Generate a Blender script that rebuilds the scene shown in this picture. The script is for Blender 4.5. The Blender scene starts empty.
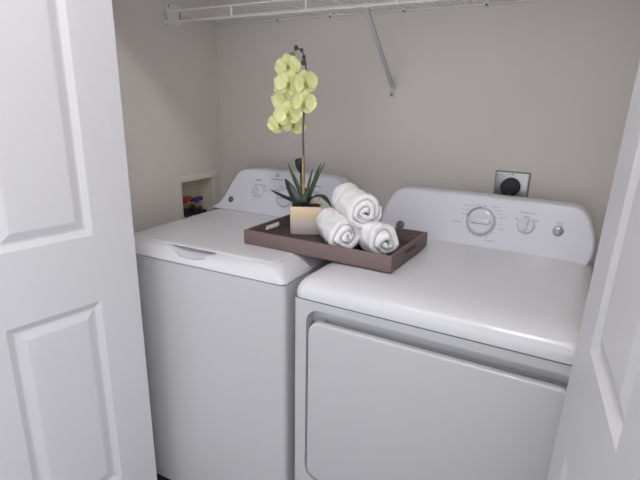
import bpy, bmesh, math, random
from mathutils import Vector, Matrix, noise
random.seed(7)
sc = bpy.context.scene
COL = sc.collection
PI = math.pi

# ------------------------------------------------------------------ materials
def mat(name, col, rough=.5, metal=0., coat=0., bump=0., bscale=200., spec=.5, var=0., vscale=3., sheen=0., transl=0.):
    m = bpy.data.materials.new(name); m.use_nodes = True
    nt = m.node_tree; b = nt.nodes['Principled BSDF']
    b.inputs['Base Color'].default_value = (*col, 1)
    b.inputs['Roughness'].default_value = rough
    b.inputs['Metallic'].default_value = metal
    b.inputs['Coat Weight'].default_value = coat
    b.inputs['Coat Roughness'].default_value = .12
    b.inputs['Specular IOR Level'].default_value = spec
    b.inputs['Sheen Weight'].default_value = sheen
    tc = nt.nodes.new('ShaderNodeTexCoord')
    if bump:
        n = nt.nodes.new('ShaderNodeTexNoise'); n.inputs['Scale'].default_value = bscale; n.inputs['Detail'].default_value = 3
        nt.links.new(tc.outputs['Object'], n.inputs['Vector'])
        bp = nt.nodes.new('ShaderNodeBump'); bp.inputs['Strength'].default_value = bump; bp.inputs['Distance'].default_value = .002
        nt.links.new(n.outputs['Fac'], bp.inputs['Height']); nt.links.new(bp.outputs['Normal'], b.inputs['Normal'])
    if var:
        n = nt.nodes.new('ShaderNodeTexNoise'); n.inputs['Scale'].default_value = vscale; n.inputs['Detail'].default_value = 4
        nt.links.new(tc.outputs['Object'], n.inputs['Vector'])
        mx = nt.nodes.new('ShaderNodeMix'); mx.data_type = 'RGBA'
        mx.inputs['A'].default_value = (*[c * (1 - var) for c in col], 1)
        mx.inputs['B'].default_value = (*[min(1, c * (1 + var)) for c in col], 1)
        nt.links.new(n.outputs['Fac'], mx.inputs['Factor']); nt.links.new(mx.outputs['Result'], b.inputs['Base Color'])
    return m

M = {
 'wall': mat('wall_paint', (.735, .69, .645), .9, bump=.15, bscale=180, spec=.2, var=.02),
 'ceil': mat('ceiling_paint', (.86, .85, .84), .95, bump=.2, bscale=120, spec=.2),
 'floor': mat('dark_floor', (.035, .033, .035), .6, var=.2, vscale=8),
 'hall_floor': mat('hall_floor', (.30, .27, .25), .6, var=.1, vscale=6),
 'door': mat('door_paint', (.63, .627, .645), .42, spec=.4, bump=.03, bscale=60),
 'enamel': mat('white_enamel', (.76, .76, .80), .28, coat=.5, bump=.02, bscale=300),
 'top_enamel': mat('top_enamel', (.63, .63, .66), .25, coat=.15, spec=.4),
 'front': mat('front_enamel_shaded', (.53, .53, .543), .35, coat=.3, bump=.03, bscale=350),  # same white as the tops, darkened to put shade on the fronts
 'console': mat('console_plastic', (.63, .63, .69), .35, coat=.2),
 'knob': mat('knob_plastic', (.58, .58, .635), .14, coat=.6),
 'ring': mat('dial_ring_grey', (.45, .45, .49), .3, coat=.4),
 'btn': mat('button_grey', (.27, .27, .30), .3, metal=.4, coat=.4),
 'ink': mat('print_ink', (.22, .22, .27), .6),
 'ink_pale': mat('print_ink_pale', (.42, .42, .48), .6),
 'badge': mat('badge_dark', (.045, .045, .06), .3, coat=.3),
 'badge_lt': mat('badge_silver', (.42, .42, .46), .3, metal=.5),
 'gap': mat('seam_gasket', (.10, .10, .11), .8),
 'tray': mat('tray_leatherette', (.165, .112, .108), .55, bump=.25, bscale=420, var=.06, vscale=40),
 'tray_in': mat('tray_floor_dark', (.075, .045, .045), .7, bump=.2, bscale=500),  # darker brown than the tray's body
 'towel': mat('terry_cotton', (.93, .915, .915), .95, bump=1., bscale=900, spec=.1, sheen=.3),
 'soil': mat('soil', (.10, .045, .03), .95, bump=1., bscale=150, var=.4, vscale=80),
 'leaf': mat('leaf_green', (.028, .043, .032), .45, var=.35, vscale=25),
 'blade': mat('blade_green', (.050, .080, .040), .5, var=.3, vscale=25),
 'stem': mat('stem_brown', (.10, .085, .055), .6, var=.35, vscale=60),
 'stake': mat('bamboo_stake', (.40, .27, .13), .6, var=.35, vscale=50),
 'petal': mat('petal_yellow_green', (.80, .82, .40), .65, var=.10, vscale=35, spec=.3),
 'lip': mat('lip_green', (.42, .47, .10), .6, var=.3, vscale=90),
 'bud': mat('bud_green', (.30, .36, .10), .6),
 'bud_dark': mat('bud_dark', (.075, .07, .065), .6),
 'blackbud': mat('wilted_black', (.012, .012, .013), .6),
 'wire': mat('shelf_vinyl', (.86, .84, .81), .4),
 'brace': mat('brace_grey', (.56, .55, .535), .4),
 'screw_or_slot': mat('screw_slot_dark', (.16, .15, .14), .4, metal=.7),
 'steel': mat('plate_steel', (.42, .42, .42), .36, metal=.85, bump=.05, bscale=300),
 'plug': mat('plug_black', (.012, .012, .014), .55),
 'box': mat('box_plastic', (.72, .68, .62), .6),
 'box_in': mat('box_inner_plastic', (.70, .64, .52), .7),
 'red': mat('handle_red', (.42, .03, .03), .4),
 'blue': mat('handle_blue', (.03, .045, .22), .4),
 'brass': mat('valve_brass', (.55, .42, .25), .35, metal=.9),
 'hose': mat('hose_black', (.018, .018, .021), .5),
 'kick': mat('kick_dark', (.05, .05, .055), .7),
}
# two-tone ceramic pot: cream glaze above, grey-beige matte below (a sharp line in the glaze itself)
def pot_material():
    m = mat('two_tone_ceramic', (.7, .55, .36), .55)
    nt = m.node_tree; b = nt.nodes['Principled BSDF']
    tc = nt.nodes.new('ShaderNodeTexCoord'); sx = nt.nodes.new('ShaderNodeSeparateXYZ')
    nt.links.new(tc.outputs['Object'], sx.inputs[0])
    gt = nt.nodes.new('ShaderNodeMath'); gt.operation = 'GREATER_THAN'; gt.inputs[1].default_value = .052
    nt.links.new(sx.outputs['Z'], gt.inputs[0])
    n = nt.nodes.new('ShaderNodeTexNoise'); n.inputs['Scale'].default_value = 120; n.inputs['Detail'].default_value = 4
    nt.links.new(tc.outputs['Object'], n.inputs['Vector'])
    low = nt.nodes.new('ShaderNodeMix'); low.data_type = 'RGBA'
    low.inputs['A'].default_value = (.62, .57, .54, 1); low.inputs['B'].default_value = (.74, .685, .65, 1)
    nt.links.new(n.outputs['Fac'], low.inputs['Factor'])
    mx = nt.nodes.new('ShaderNodeMix'); mx.data_type = 'RGBA'
    mx.inputs['B'].default_value = (.74, .60, .415, 1)
    nt.links.new(gt.outputs[0], mx.inputs['Factor']); nt.links.new(low.outputs['Result'], mx.inputs['A'])
    nt.links.new(mx.outputs['Result'], b.inputs['Base Color'])
    return m
M['pot'] = pot_material()

# ------------------------------------------------------------------ object helpers
WM = {}            # object name -> chain matrix
def thing(name, label, cat, loc=(0, 0, 0), rotz=0., group=None, kind=None):
    o = bpy.data.objects.new(name, None); COL.objects.link(o)
    o.empty_display_size = .05
    o.location = loc; o.rotation_euler = (0, 0, rotz)
    WM[o.name] = Matrix.Translation(loc) @ Matrix.Rotation(rotz, 4, 'Z')
    tag(o, label, cat, group, kind)
    return o
def tag(o, label=None, cat=None, group=None, kind=None):
    if label: o['label'] = label
    if cat: o['category'] = cat
    if group: o['group'] = group
    if kind: o['kind'] = kind
def obj(name, bm, m, parent=None, world=False, smooth=True, label=None, angle=35, origin=None):
    """link bm as one mesh object; world=True: bm is in world coordinates and parent's chain is undone"""
    if world and parent is not None:
        bm.transform(WM[parent.name].inverted())
    if origin is not None:
        bm.transform(Matrix.Translation(-Vector(origin)))
    bmesh.ops.recalc_face_normals(bm, faces=bm.faces[:])
    me = bpy.data.meshes.new(name); bm.to_mesh(me); bm.free()
    o = bpy.data.objects.new(name, me); COL.objects.link(o)
    for mm in (m if isinstance(m, (list, tuple)) else [m]): me.materials.append(mm)
    if origin is not None: o.location = origin
    if parent is not None: o.parent = parent
    base = WM[parent.name] if parent is not None else Matrix.Identity(4)
    WM[o.name] = base @ Matrix.Translation(origin) if origin is not None else base
    if smooth:
        for p in me.polygons: p.use_smooth = True
        me.set_sharp_from_angle(angle=math.radians(angle))
    if label: o['label'] = label
    return o
def struct(name, bm, m, parent=None, smooth=False):
    o = obj(name, bm, m, parent, smooth=smooth)
    if parent is None: o['kind'] = 'structure'
    return o

# ------------------------------------------------------------------ shape helpers
def box(bm, x0, x1, y0, y1, z0, z1, bev=0., seg=2, mi=0):
    t = bmesh.new()
    vs = [t.verts.new((x, y, z)) for x in (x0, x1) for y in (y0, y1) for z in (z0, z1)]
    for f in ((0, 1, 3, 2), (4, 6, 7, 5), (0, 4, 5, 1), (2, 3, 7, 6), (0, 2, 6, 4), (1, 5, 7, 3)):
        t.faces.new([vs[i] for i in f])
    if bev: bmesh.ops.bevel(t, geom=t.edges[:], offset=bev, segments=seg, profile=.5, affect='EDGES')
    merge(bm, t, mi)
    return bm
def merge(bm, t, mi=0):
    mp = {v: bm.verts.new(v.co) for v in t.verts}
    for f in t.faces:
        try:
            nf = bm.faces.new([mp[v] for v in f.verts]); nf.material_index = mi if mi else f.material_index
        except ValueError: pass
    t.free()
def ring_loft(bm, rings, cap0=True, cap1=True):
    L = [[bm.verts.new(p) for p in r] for r in rings]
    n = len(L[0])
    for a, b in zip(L, L[1:]):
        for i in range(n):
            j = (i + 1) % n
            bm.faces.new((a[i], a[j], b[j], b[i]))
    if cap0: bm.faces.new(L[0])
    if cap1: bm.faces.new(L[-1])
    return L
def rrect(x0, x1, y0, y1, r, seg=6):
    """rounded rectangle, CCW list of 2D points"""
    out = []
    r = max(r, 1e-4)
    for cx, cy, a0 in ((x1 - r, y1 - r, 0), (x0 + r, y1 - r, 90), (x0 + r, y0 + r, 180), (x1 - r, y0 + r, 270)):
        for k in range(seg + 1):
            a = math.radians(a0 + 90 * k / seg); out.append((cx + r * math.cos(a), cy + r * math.sin(a)))
    return out
def lathe(bm, prof, n=24, mtx=None):
    """profile of (r, z); closed with caps"""
    rings = [[Vector((r * math.cos(2 * PI * k / n), r * math.sin(2 * PI * k / n), z)) for k in range(n)] for r, z in prof]
    if mtx is not None: rings = [[mtx @ p for p in r] for r in rings]
    ring_loft(bm, rings)
    return bm
def tube(bm, pts, r, n=8, caps=True):
    pts = [Vector(p) for p in pts]
    rad = r if isinstance(r, (list, tuple)) else [r] * len(pts)
    rings = []; up = None
    for i, p in enumerate(pts):
        d = (pts[min(i + 1, len(pts) - 1)] - pts[max(i - 1, 0)]).normalized()
        if up is None:
            up = d.orthogonal().normalized()
        up = (up - d * up.dot(d)).normalized(); s = d.cross(up)
        rings.append([p + (up * math.cos(2 * PI * k / n) + s * math.sin(2 * PI * k / n)) * rad[i] for k in range(n)])
    ring_loft(bm, rings, caps, caps)
    return bm
def spline(ctrl, n=8):
    """Catmull-Rom through control points"""
    P = [Vector(c) for c in ctrl]; P = [2 * P[0] - P[1]] + P + [2 * P[-1] - P[-2]]
    out = []
    for i in range(1, len(P) - 2):
        for k in range(n):
            t = k / n; a, b, c, d = P[i - 1:i + 3]
            out.append(.5 * ((2 * b) + (c - a) * t + (2 * a - 5 * b + 4 * c - d) * t * t + (3 * b - a - 3 * c + d) * t ** 3))
    out.append(P[-2]); return out
def sphere(bm, c, r, sc3=(1, 1, 1), u=12, v=8, mtx=None):
    t = bmesh.new(); bmesh.ops.create_uvsphere(t, u_segments=u, v_segments=v, radius=r)
    m = Matrix.Translation(c) @ (mtx or Matrix.Identity(4)) @ Matrix.Diagonal((*sc3, 1))
    t.transform(m); merge(bm, t); return bm
def boolean(bm, cutters, op='DIFFERENCE'):
    """bm minus every cutter bmesh, returned as a new bmesh"""
    def tmp(b):
        bmesh.ops.recalc_face_normals(b, faces=b.faces[:])
        me = bpy.data.meshes.new('tmp'); b.to_mesh(me); b.free()
        o = bpy.data.objects.new('tmp', me); COL.objects.link(o); return o
    a = tmp(bm); cs = [tmp(c) for c in cutters]
    for c in cs:
        md = a.modifiers.new('b', 'BOOLEAN'); md.object = c; md.operation = op; md.solver = 'EXACT'
    dg = bpy.context.evaluated_depsgraph_get(); dg.update()
    me = bpy.data.meshes.new_from_object(a.evaluated_get(dg))
    out = bmesh.new(); out.from_mesh(me)
    for o in [a] + cs:
        d = o.data; bpy.data.objects.remove(o); bpy.data.meshes.remove(d)
    bpy.data.meshes.remove(me)
    return out
def text_bm(s, size, mtx, thick=.0004):
    cu = bpy.data.curves.new('t', 'FONT'); cu.body = s; cu.size = size; cu.align_x = 'CENTER'; cu.align_y = 'CENTER'; cu.extrude = thick
    o = bpy.data.objects.new('t', cu); COL.objects.link(o)
    dg = bpy.context.evaluated_depsgraph_get(); dg.update()
    me = bpy.data.meshes.new_from_object(o.evaluated_get(dg))
    b = bmesh.new(); b.from_mesh(me); b.transform(mtx)
    bpy.data.objects.remove(o); bpy.data.curves.remove(cu); bpy.data.meshes.remove(me)
    return b

# ------------------------------------------------------------------ the room
WX0, WX1, WY = -.90, .80, .757          # closet left wall, right wall, back wall
CZ = 2.74
HY0, HY1, HZ = -.17, -.055, 2.03         # front wall thickness, head of the opening
JX0, JX1 = -.60, .80
BY0, BY1, BZ0, BZ1 = .487, .690, .79, 1.029   # hole for the recessed water box
b = bmesh.new(); box(b, -2.6, 2.6, -2.6, WY + .1, -.1, 0.)
floor = struct('floor', b, M['floor'])
b = bmesh.new(); box(b, -2.6, 2.6, -2.6, WY + .1, CZ, CZ + .1)
struct('ceiling', b, M['ceil'])
b = bmesh.new(); box(b, WX0 - .12, WX1 + .12, WY, WY + .1, 0, CZ)
struct('wall_back', b, M['wall'])
b = bmesh.new()
box(b, WX0 - .12, WX0, HY1, BY0, 0, CZ); box(b, WX0 - .12, WX0, BY1, WY, 0, CZ)
box(b, WX0 - .12, WX0, BY0, BY1, 0, BZ0); box(b, WX0 - .12, WX0, BY0, BY1, BZ1, CZ)
struct('wall_left', b, M['wall'])
b = bmesh.new(); box(b, WX1, WX1 + .12, HY1, WY, 0, CZ)
struct('wall_right', b, M['wall'])
b = bmesh.new()
box(b, -2.6, JX0, HY0, HY1, 0, CZ); box(b, JX1, 2.6, HY0, HY1, 0, CZ); box(b, JX0, JX1, HY0, HY1, HZ, CZ)
struct('wall_front', b, M['wall'])
b = bmesh.new(); box(b, WX0, WX1, WY - .012, WY, 0, .09, .003)
struct('baseboard_back', b, M['door'])

# ------------------------------------------------------------------ folding panel doors
def door_leaf_bm(W, H, T, z0, panels, p0, sdir, nrm):
    """moulded leaf: s from 0 to W along sdir, visible face with normal nrm at depth 0, thickness T behind"""
    bm = bmesh.new()
    def P(s, z, d): return Vector((p0[0], p0[1], 0)) + Vector(sdir) * s + Vector((0, 0, z)) - Vector(nrm) * d
    ss = [0, panels[0][0], panels[0][1], W]
    zs = [z0] + [v for p in panels for v in (p[2], p[3])] + [z0 + H]
    def side(dep, sgn):
        for i in range(3):
            for j in range(len(zs) - 1):
                a, c, e, f = ss[i], ss[i + 1], zs[j], zs[j + 1]
                if i == 1 and j % 2 == 1:
                    loops = []
                    for ins, dd in ((0, 0), (.003, .0015), (.017, .0085), (.022, .0085), (.043, .0015), (.047, .001)):
                        loops.append([bm.verts.new(P(s, z, dep + sgn * dd)) for s, z in ((a + ins, e + ins), (c - ins, e + ins), (c - ins, f - ins), (a + ins, f - ins))])
                    for l0, l1 in zip(loops, loops[1:]):
                        for k in range(4): bm.faces.new((l0[k], l0[(k + 1) % 4], l1[(k + 1) % 4], l1[k]))
                    bm.faces.new(loops[-1])
                else:
                    bm.faces.new([bm.verts.new(P(s, z, dep)) for s, z in ((a, e), (c, e), (c, f), (a, f))])
    side(0, 1); side(T, -1)
    zz0, zz1 = z0, z0 + H
    for s in (0, W):
        for j in range(len(zs) - 1):
            bm.faces.new([bm.verts.new(P(s, z, d)) for z, d in ((zs[j], 0), (zs[j + 1], 0), (zs[j + 1], T), (zs[j], T))])
    for z in (zz0, zz1):
        for i in range(3):
            bm.faces.new([bm.verts.new(P(s, z, d)) for s, d in ((ss[i], 0), (ss[i + 1], 0), (ss[i + 1], T), (ss[i], T))])
    bmesh.ops.remove_doubles(bm, verts=bm.verts[:], dist=1e-5)
    return bm
PAN = [(.120, .366, .205, .822), (.120, .366, 1.017, 1.64), (.120, .366, 1.75, 1.90)]
def bifold(n, p0, ang, side, lean=0.):
    sdir = (-math.sin(ang), -math.cos(ang), 0)
    nrm = (side * math.cos(ang), -side * math.sin(ang), 0)
    b1 = door_leaf_bm(.486, 1.995, .034, .015, PAN, p0, sdir, nrm)
    tilt = Matrix.Identity(4); tilt[0][2] = lean; tilt[0][3] = -lean * 1.05      # this leaf hangs a little out of plumb
    b1.transform(tilt)
    o = struct('door_%d' % n, b1, M['door'])
    q = (p0[0] - nrm[0] * .037, p0[1] - nrm[1] * .037)
    b2 = door_leaf_bm(.486, 1.995, .034, .015, PAN, q, sdir, nrm)
    b2.transform(tilt)
    obj('folded_leaf', b2, M['door'], o, smooth=False)
    for z in (.25, 1.0, 1.78):
        b3 = bmesh.new()
        e = Vector((p0[0], p0[1], z)) + Vector(sdir) * .490 - Vector(nrm) * .0355
        tube(b3, [e - Vector((0, 0, .04)), e + Vector((0, 0, .04))], .005, 10); b3.transform(tilt)
        obj('hinge', b3, M['steel'], o)
    return o
bifold(1, (-.495, -.10), math.radians(8.3), 1)
bifold(2, (.6765, -.10), math.radians(-7.28), -1, .0265)
b = bmesh.new(); box(b, JX0, JX1, -.125, -.095, HZ - .022, HZ)
struct('trim_1', b, M['steel'])

# ------------------------------------------------------------------ appliances
def body_rings(x0, x1, y0, y1, spec, r):
    """spec: (inset_x, inset_front, z)"""
    out = []
    for ix, iy, z in spec:
        out.append([(x, y, z) for x, y in rrect(x0 + ix, x1 - ix, y0 + iy, y1, r + .4 * ix, 8)])
    return out
def outline_full(half, cx, bow=0.):
    """half: (u,h) from base to top at the left; mirrored about cx"""
    left = [(p.x, p.y) for p in spline([(u, h, 0) for u, h in half], 5)]
    xs = left[-1][0]
    mid = [(xs + (2 * cx - 2 * xs) * k / 10, left[-1][1] + bow * (1 - (2 * k / 10 - 1) ** 2)) for k in range(1, 10)]
    right = [(2 * cx - u, h) for u, h in reversed(left)]
    return left + mid + right
def inset_poly(pts, d):
    n = len(pts); out = []
    for i in range(n):
        a, p, c = Vector(pts[i - 1]), Vector(pts[i]), Vector(pts[(i + 1) % n])
        e1 = (p - a).normalized(); e2 = (c - p).normalized()
        n1 = Vector((e1.y, -e1.x)); n2 = Vector((e2.y, -e2.x)); m = (n1 + n2)
        if m.length < 1e-6: m = n1
        m.normalize(); k = min(2., 1 / max(.4, m.dot(n1)))
        out.append(tuple(p + m * d * k))
    return out
def console_bm(out, y0, z0, y1, z1, yback, rad=.010):
    """outline (clockwise from base-left up and over) in x/z; front plane leans from (y0,z0) to (y1,z1)"""
    def yf(z): return y0 + (y1 - y0) * (z - z0) / (z1 - z0)
    bm = bmesh.new(); rings = [[(u, yback, z) for u, z in out]]
    zmin = min(z for _, z in out)
    for ins, d in ((0, rad), (rad * .12, rad * .5), (rad * .3, rad * .29), (rad * .5, rad * .13), (rad * .75, rad * .03), (rad, 0)):
        q = inset_poly(out, ins)
        rings.append([(u, yf(max(z, zmin)) + d, max(z, zmin)) for u, z in q])
    ring_loft(bm, rings)
    return bm
def plane_frame(x, y, z, y0, z0, y1, z1):
    t = Vector((0, y1 - y0, z1 - z0)).normalized(); n = Vector((0, -t.z, t.y))
    yy = y0 + (y1 - y0) * (z - z0) / (z1 - z0)
    m = Matrix((Vector((1, 0, 0)), t, n)).transposed().to_4x4()
    return Matrix.Translation((x, yy, z)) @ m
def dashes(items, fr):
    """printed marks: (dx, dy, length, height) on the leaning panel"""
    bm = bmesh.new()
    for dx, dy, l, h in items:
        t = bmesh.new(); box(t, dx - l / 2, dx + l / 2, dy - h / 2, dy + h / 2, -.0004, .0005); t.transform(fr); merge(bm, t)
    return bm
def badge(parent, fr, r=.0125):
    bm = bmesh.new(); lathe(bm, [(r, -.0005), (r, .0012), (r * .93, .0018)], 28, fr)
    bd = obj('badge', bm, M['badge'], parent, label='small round dark badge')
    bm = bmesh.new()
    ri, ro, n = r * .72, r * .80, 32
    rings = []
    for rr, zz in ((ri, .0016), (ri, .0023), (ro, .0023), (ro, .0016)):
        rings.append([fr @ Vector((rr * math.cos(2 * PI * k / n), rr * math.sin(2 * PI * k / n), zz)) for k in range(n)])
    ring_loft(bm, rings, False, False)
    t = text_bm('GE', r * 1.0, fr @ Matrix.Translation((0, 0, .0021))); merge(bm, t)
    obj('monogram', bm, M['badge_lt'], bd)

def knob(parent, name, fr, r, h, grip=True, ring=None, mt='knob'):
    if ring:
        bm = bmesh.new(); lathe(bm, [(ring, -.0005), (ring, .0022), (ring * .985, .003), (ring * .94, .003)], 48, fr)
        obj('dial_ring', bm, M['ring'], parent, label='grey ring around the dial')
    bm = bmesh.new()
    lathe(bm, [(r, .0), (r, h * .30), (r * .97, h * .42), (r * .90, h * .50), (r * .80, h * .53), (r * .5, h * .56), (r * .1, h * .57)], 48, fr)
    k = obj(name, bm, M[mt], parent)
    if grip:
        t = bmesh.new()
        rr = [[(x, y, z) for x, y in rrect(-r * (.74 - i), r * (.74 - i), -r * (.20 - .6 * i), r * (.20 - .6 * i), r * .14, 4)] for i, z in ((0, h * .3), (0, h * .85), (.02, h * .95), (.06, h))]
        ring_loft(t, rr); t.transform(fr @ Matrix.Rotation(grip if grip is not True else 0, 4, 'Z'))
        obj('grip', t, M[mt], k)
    return k

# --- dryer: local coordinates are world coordinates (front-left bottom corner at the origin)
W = .700
dry = thing('clothes_dryer', 'white front-loading dryer on the right with one large dial, nearest the right door', 'clothes dryer', (0, 0, 0))
def cabinet_bm(x0, x1, y0, y1, z0, z1, r=.012):
    bm = bmesh.new()
    ring_loft(bm, [[(x, y, z) for x, y in rrect(x0, x1, y0, y1, r, 5)] for z in (z0, z1)])
    return bm
bm = cabinet_bm(0, W, 0, .66, .03, .871)
cut = bmesh.new()
ring_loft(cut, [[(x, y, z) for x, z in rrect(.040, .6955, .300, .848, .040, 8)] for y in (-.05, .040)])
cab = boolean(bm, [cut])
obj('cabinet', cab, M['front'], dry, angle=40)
bm = bmesh.new()
ring_loft(bm, [[(x, y, z) for x, z in rrect(.0455 + i, .6925 - i, .3055 + i, .811 - i, .034, 8)]
               for i, y in ((.003, .039), (.0, .036), (0, .005), (.0012, .0018), (.003, .0004), (.005, .0))])
# shallow finger groove along the top edge of the door
gr = bmesh.new(); box(gr, .085, .65, .020, .034, .800, .84)
dd = obj('door', boolean(bm, [gr]), M['front'], dry, angle=40)
bm = bmesh.new(); box(bm, .004, W - .004, .003, .655, .8705, .8745)
obj('seam', bm, M['gap'], dry, label='thin dark seam under the top panel')
bm = bmesh.new()
ring_loft(bm, body_rings(0, W, -.001, .66,
    [(0, 0, .8745), (0, 0, .888), (.002, .003, .899), (.006, .010, .909), (.012, .021, .9175), (.022, .036, .9245), (.036, .055, .9295), (.055, .085, .9325), (.085, .13, .9345), (.13, .19, .9355)], .026))
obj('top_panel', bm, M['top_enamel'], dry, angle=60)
DP = (.545, .936, .605, 1.089)
out = outline_full([(.030, .905), (.022, .925), (.014, .945), (.0105, .966), (.0125, .995), (.024, 1.032), (.040, 1.064), (.060, 1.082), (.088, 1.0895)], W / 2, .002)
bm = console_bm(out, *DP, .655)
obj('console', bm, M['console'], dry, angle=50)
fr = lambda x, z: plane_frame(x, 0, z, *DP)
badge(dry, fr(.0885, .9652), .0150)
knob(dry, 'cycle_dial', fr(.357, 1.0105), .0425, .022, True, ring=.0480)
knob(dry, 'temperature_knob', fr(.4935, 1.0165), .0255, .019, PI * .45)
bm = bmesh.new(); lathe(bm, [(.0150, 0), (.0150, .003), (.0138, .0055), (.009, .0072), (.001, .0077)], 32, fr(.586, 1.0125))
obj('start_button', bm, M['btn'], dry, label='round grey button')
marks = []
for dx, dy, l in ((-.056, .049, .024), (-.036, .050, .012), (-.018, .054, .012), (.004, .054, .011), (.036, .053, .018), (-.053, .034, .026), (-.058, .018, .017), (.049, .042, .020),
                  (.056, .032, .018), (.064, .021, .022), (.062, .0, .009), (.066, -.018, .018), (.045, -.031, .009), (-.075, -.009, .030), (-.058, .005, .004), (-.048, -.026, .006),
                  (-.032, -.040, .006), (-.014, -.047, .006), (.006, -.050, .007), (.026, -.047, .008)):
    marks.append((dx, dy, l, .0026))
marks.append((.038, -.058, .028, .0026))
obj('dial_marking', dashes(marks, fr(.357, 1.0105)), M['ink_pale'], dry)
arc = bmesh.new(); n = 20; rr_ = []
f0 = fr(.357, 1.0105)
for r_, z_ in ((.0448, .0028), (.0448, .0042), (.0492, .0042), (.0492, .0005)):
    rr_.append([f0 @ Vector((r_ * math.cos(math.radians(95 + 70 * k / n)), r_ * math.sin(math.radians(95 + 70 * k / n)), z_)) for k in range(n + 1)])
for a, c in zip(rr_, rr_[1:]):
    va = [arc.verts.new(p) for p in a]; vc = [arc.verts.new(p) for p in c]
    for k in range(n): arc.faces.new((va[k], va[k + 1], vc[k + 1], vc[k]))
obj('dial_band', arc, M['ink'], dry, label='dark arc on the upper left of the dial ring')
obj('printed_word', text_bm('Temperature', .0088, fr(.4915, 1.0545)), M['ink'], dry, smooth=False)
obj('printed_word', text_bm('Start', .0085, fr(.588, 1.0345)), M['ink'], dry, smooth=False)
for it in ((-.031, .020, .014, .003), (-.027, .015, .008, .0025), (-.002, .028, .015, .0045), (.028, .019, .015, .004)):
    obj('printed_mark', dashes([it], fr(.4935, 1.0165)), M['ink_pale'], dry, smooth=False)
obj('printed_mark', dashes([(.004, .0155, .014, .0013)], fr(.586, 1.0125)), M['ink_pale'], dry, smooth=False)
for x in (.05, W - .05):
    for y in (.05, .6):
        bm = bmesh.new(); lathe(bm, [(.018, 0), (.018, .01), (.010, .012), (.010, .032)], 16, Matrix.Translation((x, y, 0)))
        obj('foot', bm, M['kick'], dry)

# --- washer: local x runs 0 (left) .. W (right); turned a little against the dryer
wa = .0436
ox, oy = -.0347, .0087
wl = (ox - .686 * math.cos(wa), oy - .686 * math.sin(wa), 0)
W = .686
was = thing('washing_machine', 'white top-loading washer on the left, beside the recessed tap box', 'washing machine', wl, wa)
SZ = .8925
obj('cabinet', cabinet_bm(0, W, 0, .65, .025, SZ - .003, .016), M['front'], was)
bm = bmesh.new(); box(bm, .004, W - .004, .004, .646, SZ - .0035, SZ + .0005)
obj('seam', bm, M['gap'], was, label='thin dark seam under the top cover')
bm = bmesh.new()
ring_loft(bm, body_rings(0, W, -.002, .65,
    [(0, 0, SZ), (.001, .0, SZ + .004), (.006, .003, SZ + .012), (.018, .010, SZ + .024), (.031, .019, SZ + .035), (.038, .026, SZ + .0405), (.046, .036, SZ + .0435), (.06, .05, SZ + .0445)], .020))
# scooped finger grip in the slanted front, under the lid's edge
cutr = bmesh.new()
ux = lambda u: u + W
top = [(ux(-0.450), -.03, .955), (ux(-0.254), -.03, .955), (ux(-0.260), .070, .955), (ux(-0.444), .070, .955)]
mid = [(ux(-0.450), -.03, .932), (ux(-0.254), -.03, .932), (ux(-0.260), .064, .932), (ux(-0.444), .064, .932)]
bot = [(ux(-0.392), -.03, .9065), (ux(-0.312), -.03, .9065), (ux(-0.328), .024, .9125), (ux(-0.376), .024, .9125)]
ring_loft(cutr, [bot, mid, top])
cov = boolean(bm, [cutr])
obj('top_cover', cov, M['top_enamel'], was, angle=40)
# lid
bm = bmesh.new()
x0, x1, y0, y1 = .050, W - .050, .034, .508
ring_loft(bm, [[(x, y, z) for x, y in rrect(x0 + i, x1 - i, y0 + i, y1 - i, .028, 8)]
   for i, z in ((.004, SZ + .0425), (0, SZ + .0430), (0, SZ + .0448), (.002, SZ + .0464), (.007, SZ + .0474), (.02, SZ + .0478))])
obj('lid', bm, M['top_enamel'], was, angle=50)
WP = (.515, .938, .585, 1.10)
half = [(.004, .930), (.015, .941), (.034, .956), (.049, .972), (.070, 1.013), (.088, 1.054), (.105, 1.083), (.120, 1.095), (.146, 1.101)]
out = outline_full(half, W / 2, .006)
obj('console', console_bm(out, *WP, .645), M['console'], was, angle=50)
fw = lambda u, z: plane_frame(u + W, 0, z, *WP)
badge(was, fw(-.5854, .9786))
knob(was, 'load_knob', fw(-.4593, 1.0225), .027, .018, PI * .7)
knob(was, 'cycle_dial', fw(-.330, 1.010), .036, .020, True, ring=.041)
knob(was, 'option_knob', fw(-.205, 1.0225), .027, .018, PI * .4)
for (u, h), its in (((-.470, 1.064), [(0, 0, .032, .004)]), ((-.4593, 1.0225), [(-.016, .026, .012, .003), (.004, .027, .012, .003), (.024, .024, .008, .003), (.034, .004, .010, .003)]),
                    ((-.384, 1.0735), [(0, 0, .058, .003)]), ((-.201, 1.063), [(0, 0, .036, .0035)]),
                    ((-.330, 1.010), [(-.045, .012, .018, .003), (-.043, .028, .016, .003), (-.03, .042, .012, .003), (.03, .045, .014, .003), (.045, .03, .016, .003), (.05, .01, .018, .003)])):
    for it in its:
        obj('printed_mark', dashes([it], fw(u, h)), M['ink'], was, smooth=False)
bm = bmesh.new(); f1 = fw(-.3851, 1.088); rg = []
for r_, z_ in ((.0048, 0), (.0048, .0008), (.0075, .0008), (.0075, 0)):
    rg.append([f1 @ Vector((r_ * math.cos(2 * PI * k / 20), r_ * math.sin(2 * PI * k / 20), z_)) for k in range(20)])
ring_loft(bm, rg, False, False); merge(bm, text_bm('GE', .0062, f1 @ Matrix.Translation((0, 0, .0004))))
obj('printed_emblem', bm, M['ink'], was, smooth=False)
for x in (.05, W - .05):
    for y in (.05, .6):
        bm = bmesh.new(); lathe(bm, [(.018, 0), (.018, .01), (.010, .012), (.010, .028)], 16, Matrix.Translation((x, y, 0)))
        obj('foot', bm, M['kick'], was)

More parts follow.
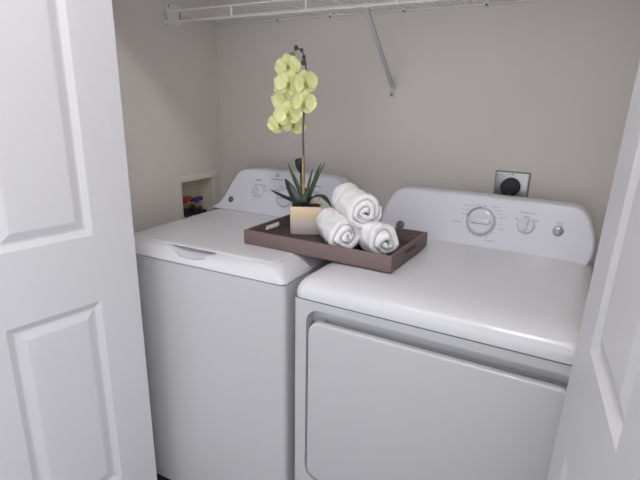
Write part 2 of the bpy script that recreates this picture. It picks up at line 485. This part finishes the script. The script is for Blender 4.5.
# ------------------------------------------------------------------ recessed tap box in the left wall
tb = thing('tap_box', 'cream recessed tap box with red and blue handles in the left wall', 'water outlet box', (WX0, .588, .90))
bm = bmesh.new(); d = .085
box(bm, WX0 - d - .003, WX0 - d, BY0 + .001, BY1 - .001, BZ0 + .001, BZ1 - .001)
box(bm, WX0 - d, WX0 + .001, BY0 + .001, BY0 + .004, BZ0 + .001, BZ1 - .001)
box(bm, WX0 - d, WX0 + .001, BY1 - .004, BY1 - .001, BZ0 + .001, BZ1 - .001)
box(bm, WX0 - d, WX0 + .001, BY0 + .004, BY1 - .004, BZ0 + .001, BZ0 + .004)
box(bm, WX0 - d, WX0 + .001, BY0 + .004, BY1 - .004, BZ1 - .004, BZ1 - .001)
obj('recess', bm, M['box_in'], tb, world=True, smooth=False)
bm = bmesh.new()
o_ = rrect(BY0 - .038, BY1 + .036, BZ0 - .03, BZ1 + .024, .006, 3); i_ = rrect(BY0 + .003, BY1 - .003, BZ0 + .003, BZ1 - .003, .003, 3)
rg = [[(x, y, z) for y, z in pts] for x, pts in ((WX0 + .0005, i_), (WX0 + .0005, o_), (WX0 + .004, o_))]
rg += [[(WX0 + .006, y, z) for y, z in rrect(BY0 - .035, BY1 + .033, BZ0 - .027, BZ1 + .021, .006, 3)], [(WX0 + .006, y, z) for y, z in i_], rg[0]]
ring_loft(bm, rg, False, False); bmesh.ops.remove_doubles(bm, verts=bm.verts[:], dist=1e-6)
obj('flange', bm, M['box'], tb, world=True)
def tap(y, z, mt, lab):
    bm = bmesh.new(); x = WX0 - .045
    tube(bm, [(x, y, z - .060), (x, y, z - .028), (x, y, z - .027), (x, y, z - .004)], [.013, .013, .008, .008], 14)
    tube(bm, [(WX0 - .084, y, z - .030), (x, y, z - .030)], .009, 12)
    v = obj('valve', bm, M['brass'], tb, world=True)
    bm = bmesh.new(); box(bm, x - .012, x + .012, y - .034, y + .034, z - .008, z + .010, .004, 2)
    lathe(bm, [(.011, -.014), (.011, .002)], 12, Matrix.Translation((x, y, z)))
    obj('handle', bm, M[mt], v, world=True, label=lab)
tap(.553, .936, 'red', 'red tap handle'); tap(.624, .925, 'blue', 'blue tap handle')
def hose(y, z, r, cr):
    bm = bmesh.new(); x = WX0 - .045
    P = spline([(x, y, z - .040), (x + .004, y, z - .066), (x + .04, y + .004, z - .10), (WX0 + .035, y + .012, z - .145), (WX0 + .05, y + .03, z - .26), (WX0 + .05, y + .045, .40), (WX0 + .06, y + .05, .05)], 8)
    tube(bm, P, r, 12)
    o = obj('hose', bm, M['hose'], tb, world=True, label='black hose')
    c = bmesh.new(); lathe(c, [(cr, -.018), (cr, .012), (cr * .8, .015)], 14, Matrix.Translation((x, y, z - .052)))
    obj('coupling', c, M['hose'], o, world=True)
hose(.553, .936, .014, .026); hose(.624, .925, .014, .026); hose(.661, .906, .016, .020)

# ------------------------------------------------------------------ dryer power outlet
po = thing('power_outlet', 'square steel outlet plate with black round plug above the dryer console', 'power outlet', (.4117, WY, 1.101))
bm = bmesh.new()
rg = []
for i, y in ((0, WY - .0005), (0, WY - .004), (.0035, WY - .0085), (.006, WY - .0095)):
    rg.append([(x, y, z) for x, z in rrect(.3545 + i, .4690 - i, 1.044 + i, 1.158 - i, .004, 3)])
ring_loft(bm, rg)
obj('cover_plate', bm, M['steel'], po, world=True, angle=20)
bm = bmesh.new()
mt = Matrix.Translation((.411, WY - .009, 1.1065)) @ Matrix.Rotation(PI / 2, 4, 'X')
lathe(bm, [(.0315, 0), (.0315, .022), (.029, .027), (.020, .029), (.001, .029)], 32, mt)
pl = obj('plug', bm, M['plug'], po, world=True, label='round black plug')
bm = bmesh.new(); tube(bm, spline([(.411, WY - .030, 1.090), (.411, WY - .042, 1.068), (.409, WY - .047, 1.03), (.40, WY - .045, .80), (.40, WY - .05, .30)], 6), .009, 12)
obj('cord', bm, M['plug'], pl, world=True)
for z in (1.150, 1.052):
    bm = bmesh.new(); lathe(bm, [(.003, 0), (.003, .0012), (.001, .0016)], 12, Matrix.Translation((.4117, WY - .0094, z)) @ Matrix.Rotation(PI / 2, 4, 'X'))
    obj('screw_or_slot', bm, M['screw_or_slot'], po, world=True)

# ------------------------------------------------------------------ wire shelf
SB, SF, ST = WY - .004, .452, 1.700
sh = thing('wire_shelf', 'white wire shelf along the top of the back wall', 'shelf', (0, WY, ST))
XA, XB = WX0 + .008, WX1 - .004
bm = bmesh.new()
tube(bm, [(XA, SB - .004, ST - .006), (XB, SB - .004, ST - .006)], .0032, 8)
obj('back_rail', bm, M['wire'], sh, world=True)
bm = bmesh.new(); tube(bm, [(XA, SF, ST), (XB, SF, ST)], .0036, 8); obj('front_rail', bm, M['wire'], sh, world=True)
bm = bmesh.new(); tube(bm, [(XA, SF, ST - .038), (XB, SF, ST - .038)], .0036, 8); obj('lower_rail', bm, M['wire'], sh, world=True)
bm = bmesh.new(); tube(bm, [(XA, .60, ST - .004), (XB, .60, ST - .004)], .0032, 8); obj('middle_rail', bm, M['wire'], sh, world=True)
bm = bmesh.new(); x = XA + .012
while x < XB - .005:
    tube(bm, [(x, SB, ST + .0005), (x, SF, ST + .004)], .0015, 6); x += .0254
o = obj('deck_wire', bm, M['wire'], sh, world=True); o['kind'] = 'stuff'
for x in (-.559, -.2455, .068, .381, .695, -.872):
    bm = bmesh.new(); tube(bm, [(x, SF, ST + .002), (x, SF, ST - .040)], .0036, 8); obj('tie_wire', bm, M['wire'], sh, world=True)
for x in (-.56, -.315, -.019, .265, .55):
    bm = bmesh.new(); box(bm, x - .007, x + .007, WY - .014, WY, ST - .016, ST + .004, .003)
    cl = obj('wall_clip', bm, M['wire'], sh, world=True)
    bm = bmesh.new(); lathe(bm, [(.0042, 0), (.0042, .002), (.002, .003)], 10, Matrix.Translation((x, WY - .0135, ST - .010)) @ Matrix.Rotation(PI / 2, 4, 'X'))
    obj('screw_or_slot', bm, M['screw_or_slot'], cl, world=True)
for xs, s in ((WX0, 1), (WX1, -1)):
    bm = bmesh.new(); a, c = sorted((xs, xs + s * .007)); box(bm, a, c, .470, .548, ST - .042, ST + .034, .002)
    a, c = sorted((xs, xs + s * .020)); box(bm, a, c, SF - .006, SF + .030, ST - .044, ST - .030, .002)
    eb = obj('end_bracket', bm, M['wire'], sh, world=True)
    for yy, zz, hh in ((.478, ST + .026, .005), (.536, ST - .006, .018)):  # dark raised strips standing for the shade in the bracket's slots, not screws
        bm = bmesh.new(); a, c = sorted((xs + s * .0065, xs + s * .0082)); box(bm, a, c, yy - .0025, yy + .0025, zz - hh, zz + hh)
        obj('screw_or_slot', bm, M['screw_or_slot'], eb, world=True)
# diagonal brace with flattened, screwed foot
bm = bmesh.new()
bx0, bx1 = Vector((-.0275, SF - .002, ST - .045)), Vector((-.047, WY - .007, 1.432))
d = (bx1 - bx0).normalized(); sx = Vector((1, 0, 0)); up = d.cross(sx).normalized()
rg = []
for p, w, t in ((bx0, .0065, .005), (bx0 + (bx1 - bx0) * .9, .0065, .005), (bx1, .008, .003), (Vector((-.0485, WY - .003, 1.418)), .010, .002), (Vector((-.0495, WY - .003, 1.396)), .010, .002)):
    u2 = up if t > .002 else Vector((0, 1, 0))
    if (u2.y < 0): u2 = -u2
    rg.append([p + sx * w + u2 * t, p - sx * w + u2 * t, p - sx * w - u2 * t, p + sx * w - u2 * t])
ring_loft(bm, rg)
br = obj('diagonal_brace', bm, M['brace'], sh, world=True, angle=30)
bm = bmesh.new(); lathe(bm, [(.0045, 0), (.0045, .002), (.002, .003)], 10, Matrix.Translation((-.049, WY - .005, 1.407)) @ Matrix.Rotation(PI / 2, 4, 'X'))
obj('screw_or_slot', bm, M['screw_or_slot'], br, world=True)

# ------------------------------------------------------------------ tray
TZ = .9405
tr = thing('serving_tray', 'brown rectangular tray with cut-out handles bridging washer and dryer', 'tray', (-.028, .291, TZ), math.radians(-.4))
hx, hy, th, hh = .2505, .1505, .008, .0455
bm = bmesh.new(); box(bm, -hx, hx, -hy, hy, 0, hh, .0015, 2)
c1 = bmesh.new(); box(c1, -hx + th, hx - th, -hy + th, hy - th, .006, .2)
c2 = bmesh.new(); ring_loft(c2, [[(x, y, z) for y, z in rrect(-.044, .044, .0175, .0345, .0084, 5)] for x in (-.4, .4)])
obj('body', boolean(bm, [c1, c2]), M['tray'], tr, smooth=True, angle=25)
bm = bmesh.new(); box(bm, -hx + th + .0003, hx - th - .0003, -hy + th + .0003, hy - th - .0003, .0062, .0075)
obj('inner_floor', bm, M['tray_in'], tr, smooth=False, label='dark inner floor of the tray')
TF = TZ + .0078                                            # top of the tray's floor

# ------------------------------------------------------------------ rolled towels
def towel_bm(L, r, t, seed, phase, cone):
    rng = random.Random(seed); bm = bmesh.new()
    turns = (r - .006) / t; n = int(34 * turns)
    def pol(th_, half):
        rr = .006 + t * th_ / (2 * PI) + half
        rr = max(.0008, rr)
        sq = 1 + .035 * math.sin(2 * th_ + phase) + .02 * math.sin(3 * th_ + seed)
        return Vector((0, rr * math.cos(th_ + phase) * sq, rr * math.sin(th_ + phase) * sq * .97))
    ends = [(-L / 2, 0.45), (-L / 2 + .003, .80), (-L / 2 + .008, .97)] + [(-L / 2 + .008 + (L - .016) * k / 16, .97) for k in range(1, 16)] + [(L / 2 - .008, .97), (L / 2 - .003, .80), (L / 2, .45)]
    rings = []
    for s, wgt in ends:
        ring = []
        hw = t * .5 * wgt
        ths = [2 * PI * turns * k / n for k in range(n + 1)]
        def wob(th_, e):
            fr_ = th_ / (2 * PI * turns)
            return (cone * (fr_ - .6) + .0035 * math.sin(1.7 * th_ + seed + phase) + .003 * math.sin(.63 * th_ + 2 * seed)) * max(0, (abs(s) / (L / 2))) ** 3 * (1 if s > 0 else -1)
        for th_ in ths:
            tap = min(1., (2 * PI * turns - th_) / .5 + .25)
            p = pol(th_, hw * tap); p.x = s + wob(th_, 1); ring.append(p)
        for th_ in reversed(ths):
            tap = min(1., (2 * PI * turns - th_) / .5 + .25)
            p = pol(th_, -hw * tap); p.x = s + wob(th_, 1); ring.append(p)
        rings.append(ring)
    LL = ring_loft(bm, rings, False, False)
    # strip-shaped end faces: quads between the outer and the inner run
    for ring in (LL[0], LL[-1]):
        m = len(ring); h_ = m // 2
        for k in range(h_ - 1):
            bm.faces.new((ring[k], ring[k + 1], ring[m - 2 - k], ring[m - 1 - k]))
    for v in bm.verts:
        q = noise.noise_vector(v.co * 24 + Vector((seed * 3.1, 0, 0))) * .0085 + noise.noise_vector(v.co * 90 + Vector((seed, 5, 0))) * .0016
        v.co += q
    return bm
def towel(end, direc, L, r, t, seed, phase, cone, label, rest=False):
    d = Vector(direc).normalized(); c = Vector(end) - d * (L / 2)
    m = Matrix.Translation(c) @ d.to_track_quat('X', 'Z').to_matrix().to_4x4()
    bm = towel_bm(L, r, t, seed, phase, cone); bm.transform(m)
    zmin = min(v.co.z for v in bm.verts)
    if rest:                                        # let it down on the tray's floor
        bm.transform(Matrix.Translation((0, 0, TF + .0004 - zmin))); zmin = TF + .0004
    o = obj('rolled_towel', bm, M['towel'], origin=(c.x, c.y, zmin), angle=80)
    tag(o, label, 'towel', 'rolled towels on the tray')
    return zmin
R_ = .0485
towel((.062, .193, TF + R_), (.70, -.71, 0), .185, R_, .0165, 1, 1.2, -.018, 'left lower white rolled towel, next to the potted orchid', True)
towel((.181, .196, TF + R_), (.72, -.69, 0), .180, R_ - .001, .0175, 2, 2.6, -.022, 'right lower white rolled towel, nearest the dryer dial', True)
towel((.108, .212, TF + R_ + .0820), (.69, -.72, -.035), .205, R_ + .002, .0150, 5, .4, -.018, 'white rolled towel lying on top of the two others')

# ------------------------------------------------------------------ potted orchid
PX, PY, PA = -.178, .357, math.radians(29)
orc = thing('potted_orchid', 'yellow-green artificial orchid in a square two-tone ceramic pot on the tray', 'potted plant', (PX, PY, TF), PA)
PH = .095
bm = bmesh.new()
rg = []
for hw_, z in ((.0485, 0), (.0515, .004), (.0535, PH - .003), (.0530, PH), (.0485, PH), (.0475, PH - .003), (.046, PH - .014)):
    rg.append([(x, y, z) for x, y in rrect(-hw_, hw_, -hw_, hw_, .005, 4)])
ring_loft(bm, rg)
obj('pot', bm, M['pot'], orc, angle=40)
bm = bmesh.new(); n = 14
grid = [[bm.verts.new((-.045 + .09 * i / n, -.045 + .09 * j / n, PH - .009 + .006 * noise.noise(Vector((i * .8, j * .8, 2))))) for j in range(n + 1)] for i in range(n + 1)]
for i in range(n):
    for j in range(n): bm.faces.new((grid[i][j], grid[i + 1][j], grid[i + 1][j + 1], grid[i][j + 1]))
obj('soil', bm, M['soil'], orc)
SY = .365; Z0 = TF + PH - .01
def V(x, z, y=SY): return Vector((x, y, z))
bm = bmesh.new(); tube(bm, spline([V(-.194, Z0 - .005), V(-.196, 1.12), V(-.1965, 1.19), V(-.199, 1.278), V(-.194, 1.38), V(-.190, 1.455), V(-.194, 1.503), V(-.208, 1.532), V(-.226, 1.540)], 6),
                       [.0042] * 12 + [.0034] * 12 + [.0028] * 12 + [.0022] * 13, 8)
obj('stem', bm, M['stem'], orc, world=True)
bm = bmesh.new(); tube(bm, [V(-.190, Z0 - .005, SY - .006), V(-.1935, 1.12, SY - .006), V(-.196, 1.205, SY - .005)], .0042, 8)
for z in (1.08, 1.14, 1.185): sphere(bm, V(-.1925 - (z - 1.05) * .02, z, SY - .006), .0056, (1, 1, .5), 10, 6)
obj('stake', bm, M['stake'], orc, world=True, label='bamboo stake beside the stem')

def leaf(ctrl, wmax, mt, fold=.25, base=.45, twist=0., peak=.4):
    P = spline(ctrl, 8); bm = bmesh.new(); N = len(P); rows = []
    for i, p in enumerate(P):
        t = i / (N - 1)
        d = (P[min(i + 1, N - 1)] - P[max(i - 1, 0)]).normalized()
        side = d.cross(Vector((0, 0, 1)))
        if side.length < .2: side = Vector((.85, .52, 0))
        side.normalize()
        # blades face the room: mix in the sideways direction of the clump
        side = (side * (1 - twist) + Vector((.86, .5, 0)) * twist); side = (side - d * side.dot(d)).normalized()
        nrm = side.cross(d).normalized()
        w = wmax * (base + (1 - base) * math.sin(min(t / peak, 1) * PI / 2)) * (1 if t < peak else math.cos((t - peak) / (1 - peak) * PI / 2) ** .8) + .0003
        row = []
        for s in (-1, -.5, 0, .5, 1):
            row.append(bm.verts.new(p + side * w * s + nrm * (abs(s) ** 1.5) * w * fold + nrm * .0009))
        for s in (1, .5, 0, -.5, -1):
            row.append(bm.verts.new(p + side * w * s + nrm * (abs(s) ** 1.5) * w * fold - nrm * .0006))
        rows.append(row)
    for a, c in zip(rows, rows[1:]):
        for k in range(10): bm.faces.new((a[k], a[(k + 1) % 10], c[(k + 1) % 10], c[k]))
    bm.faces.new(rows[0]); bm.faces.new(rows[-1])
    return obj('leaf', bm, M[mt], orc, world=True, angle=60)
leaf([V(-.200, Z0, SY), V(-.222, 1.042, SY - .012), (-.270, .350, 1.057), (-.331, .362, 1.075)], .0135, 'leaf', .35, twist=.25)
leaf([V(-.198, Z0, SY - .006), V(-.212, 1.055, SY - .018), (-.240, .352, 1.090), (-.274, .368, 1.120)], .0165, 'leaf', .3, twist=.75)
leaf([V(-.188, Z0, SY), V(-.158, 1.064, SY - .014), (-.120, .348, 1.075), (-.094, .345, 1.064), (-.0745, .345, 1.044)], .0175, 'leaf', .3, twist=.15)
leaf([V(-.190, Z0, SY - .01), V(-.182, 1.050, SY - .022), (-.177, .345, 1.070), (-.174, .350, 1.090)], .012, 'leaf', .3, twist=.8)
leaf([V(-.196, Z0, SY + .01), (-.205, .38, 1.075), (-.222, .39, 1.10)], .014, 'leaf', .3, twist=.7)
leaf([V(-.199, Z0, SY + .012), (-.226, .38, 1.085), (-.255, .385, 1.135), (-.2745, .385, 1.175)], .0048, 'blade', .3, twist=.8)
leaf([V(-.199, Z0, SY + .004), (-.215, .37, 1.085), (-.232, .372, 1.12), (-.250, .372, 1.150)], .0045, 'blade', .3, twist=.8)
leaf([V(-.190, Z0, SY + .012), (-.176, .38, 1.085), (-.158, .385, 1.14), (-.1385, .385, 1.183)], .0052, 'blade', .3, twist=.8)
leaf([V(-.188, Z0, SY + .006), (-.168, .374, 1.085), (-.145, .376, 1.14), (-.118, .376, 1.190)], .0048, 'blade', .3, twist=.8)
leaf([V(-.189, Z0, SY), (-.180, .366, 1.085), (-.170, .366, 1.13), (-.160, .366, 1.165)], .0045, 'blade', .3, twist=.8)
leaf([V(-.196, Z0, SY + .004), (-.203, .372, 1.08), (-.210, .374, 1.13), (-.206, .372, 1.160)], .0046, 'blade', .3, twist=.8)
# dark bud on its own stalk
bm = bmesh.new(); tube(bm, spline([V(-.204, Z0, SY + .012), V(-.215, 1.09, SY + .014), V(-.217, 1.155, SY + .014)], 6), .0026, 8)
bs = obj('bud_stalk', bm, M['leaf'], orc, world=True)
bm = bmesh.new(); lathe(bm, [(.003, -.020), (.008, -.012), (.0115, .0), (.0125, .010), (.0110, .015), (.005, .017), (.001, .0172)], 16, Matrix.Translation(V(-.2185, 1.170, SY + .012)) @ Matrix.Rotation(-.12, 4, 'Y') @ Matrix.Scale(1.3, 4))
obj('wilted_bud', bm, M['blackbud'], bs, world=True, label='black wilted bud')

CAMP = Vector((.6532, -1.0145, 1.3861))
def petal(bm, mtx, L, Wd, cup, n=8, m=6):
    g = []
    for i in range(n + 1):
        t = i / n; w = Wd * (math.sin(PI * min(1, t * .93 + .07)) ** .55) * (.55 + .45 * math.sin(PI * t * .8)) + .0004
        row = []
        for j in range(-m // 2, m // 2 + 1):
            s = j / (m / 2)
            z = cup * L * (t * t) * .55 + .09 * Wd * s * s - .0022 * math.sin(t * 9 + s * 3)
            row.append(mtx @ Vector((t * L, s * w, z)))
        g.append(row)
    th_ = mtx.to_3x3() @ Vector((0, 0, -.0008))
    A = [[bm.verts.new(p) for p in r] for r in g]; B = [[bm.verts.new(p + th_) for p in r] for r in g]
    for i in range(n):
        for j in range(m):
            bm.faces.new((A[i][j], A[i][j + 1], A[i + 1][j + 1], A[i + 1][j])); bm.faces.new((B[i][j], B[i + 1][j], B[i + 1][j + 1], B[i][j + 1]))
    per = [(i, 0) for i in range(n)] + [(n, j) for j in range(m)] + [(i, m) for i in range(n, 0, -1)] + [(0, j) for j in range(m, 0, -1)]
    for a, c in zip(per, per[1:] + per[:1]):
        bm.faces.new((A[a[0]][a[1]], B[a[0]][a[1]], B[c[0]][c[1]], A[c[0]][c[1]]))
def flower(x, z, y, size, yaw, pitch, roll):
    c = Vector((x, y, z)); d = Vector((CAMP - c)); d.z = 0; d.normalize()
    d = Matrix.Rotation(yaw, 3, 'Z') @ d; d = (d + Vector((0, 0, math.tan(pitch)))).normalized()
    sx = Vector((0, 0, 1)).cross(d).normalized(); sy = d.cross(sx)
    fm = Matrix.Translation(c) @ Matrix((sx, sy, d)).transposed().to_4x4() @ Matrix.Rotation(roll, 4, 'Z')
    bm = bmesh.new()
    for a, L, w, cup, dz in ((90, .95, .44, .12, -.0025), (215, .92, .44, .14, -.0025), (325, .92, .44, .14, -.0025), (8, 1.02, .62, .10, .001), (172, 1.02, .62, .10, .0015)):
        petal(bm, fm @ Matrix.Rotation(math.radians(a), 4, 'Z') @ Matrix.Translation((.001, 0, dz)), L * size, w * size, cup)
    f = obj('flower', bm, M['petal'], orc, world=True, angle=80)
    bm = bmesh.new()
    petal(bm, fm @ Matrix.Rotation(math.radians(270), 4, 'Z') @ Matrix.Rotation(-.5, 4, 'Y'), size * .42, size * .15, .5, 6, 4)
    petal(bm, fm @ Matrix.Rotation(math.radians(225), 4, 'Z') @ Matrix.Rotation(-1., 4, 'Y'), size * .26, size * .10, .5, 5, 4)
    petal(bm, fm @ Matrix.Rotation(math.radians(315), 4, 'Z') @ Matrix.Rotation(-1., 4, 'Y'), size * .26, size * .10, .5, 5, 4)
    sphere(bm, (0, 0, 0), size * .11, (1, 1.2, 1.3), 10, 8, fm @ Matrix.Translation((0, size * .03, size * .07)))
    obj('lip', bm, M['lip'], f, world=True, label='darker green centre of the flower')
for a in ((-.249, 1.484, .352, .043, -.25, -.15, .2), (-.236, 1.432, .332, .047, .1, -.1, -.15), (-.186, 1.434, .350, .045, .45, .0, .25), (-.276, 1.414, .374, .041, -.6, -.2, .1),
          (-.256, 1.376, .345, .046, -.25, -.2, -.3), (-.188, 1.374, .345, .045, .4, -.1, -.1), (-.234, 1.340, .328, .048, .05, -.2, .15), (-.280, 1.306, .352, .045, -.4, -.3, .2), (-.234, 1.304, .360, .042, .1, -.4, -.2)):
    flower(*a)
bm = bmesh.new(); sphere(bm, V(-.2431, 1.5175), .0105, (1, 1, 1.1), 12, 10); tube(bm, [V(-.2431, 1.525), V(-.228, 1.535), V(-.215, 1.535)], .0016, 6)
obj('bud', bm, M['bud'], orc, world=True, label='green bud')
for x, z, r in ((-.2275, 1.5405, .0075), (-.207, 1.533, .0055), (-.1985, 1.512, .0065), (-.2005, 1.496, .0075)):
    bm = bmesh.new(); sphere(bm, V(x, z), r, (1, 1, 1.15), 10, 8); obj('bud', bm, M['bud_dark'], orc, world=True, label='dark bud')

# ------------------------------------------------------------------ light
def lamp(x, y, z, e, r, col=(1, .975, .96)):
    l = bpy.data.lights.new('hall_lamp', 'POINT'); l.energy = e; l.shadow_soft_size = r; l.color = col
    o = bpy.data.objects.new('hall_lamp', l); COL.objects.link(o); o.location = (x, y, z); return o
lamp(-.24, -.74, 2.66, 7, .06); lamp(.52, -.74, 2.66, 29, .06)
w = bpy.data.worlds.new('World'); sc.world = w; w.use_nodes = True
w.node_tree.nodes['Background'].inputs[0].default_value = (.93, .94, 1, 1)
nt = w.node_tree; tc = nt.nodes.new('ShaderNodeTexCoord'); sx = nt.nodes.new('ShaderNodeSeparateXYZ'); ma = nt.nodes.new('ShaderNodeMath')
ma.operation = 'MULTIPLY_ADD'; ma.inputs[1].default_value = .75; ma.inputs[2].default_value = 1.7      # invented fill, stronger from the right, to brighten the left wall
nt.links.new(tc.outputs['Generated'], sx.inputs[0]); nt.links.new(sx.outputs['X'], ma.inputs[0]); nt.links.new(ma.outputs[0], nt.nodes['Background'].inputs[1])

# ------------------------------------------------------------------ camera
cd = bpy.data.cameras.new('Camera'); cam = bpy.data.objects.new('Camera', cd); COL.objects.link(cam)
r = Vector((.8676, .4970, .0176)); u = Vector((-.1546, .2358, .9594)); f = r.cross(u) * -1
f = Vector((-.4727, .8351, -.2814)).normalized(); r = (r - f * r.dot(f)).normalized(); u = r.cross(f)
mt = Matrix((r, u, -f)).transposed().to_4x4(); mt.translation = CAMP
cam.matrix_world = mt
cd.sensor_width = 36; cd.lens = 36 * 480.69 / 640; cd.clip_start = .02
sc.camera = cam
sc.view_settings.view_transform = 'Standard'; sc.view_settings.look = 'None'; sc.view_settings.gamma = 1
sc.view_settings.use_curve_mapping = False
sc.view_settings.exposure = -.09
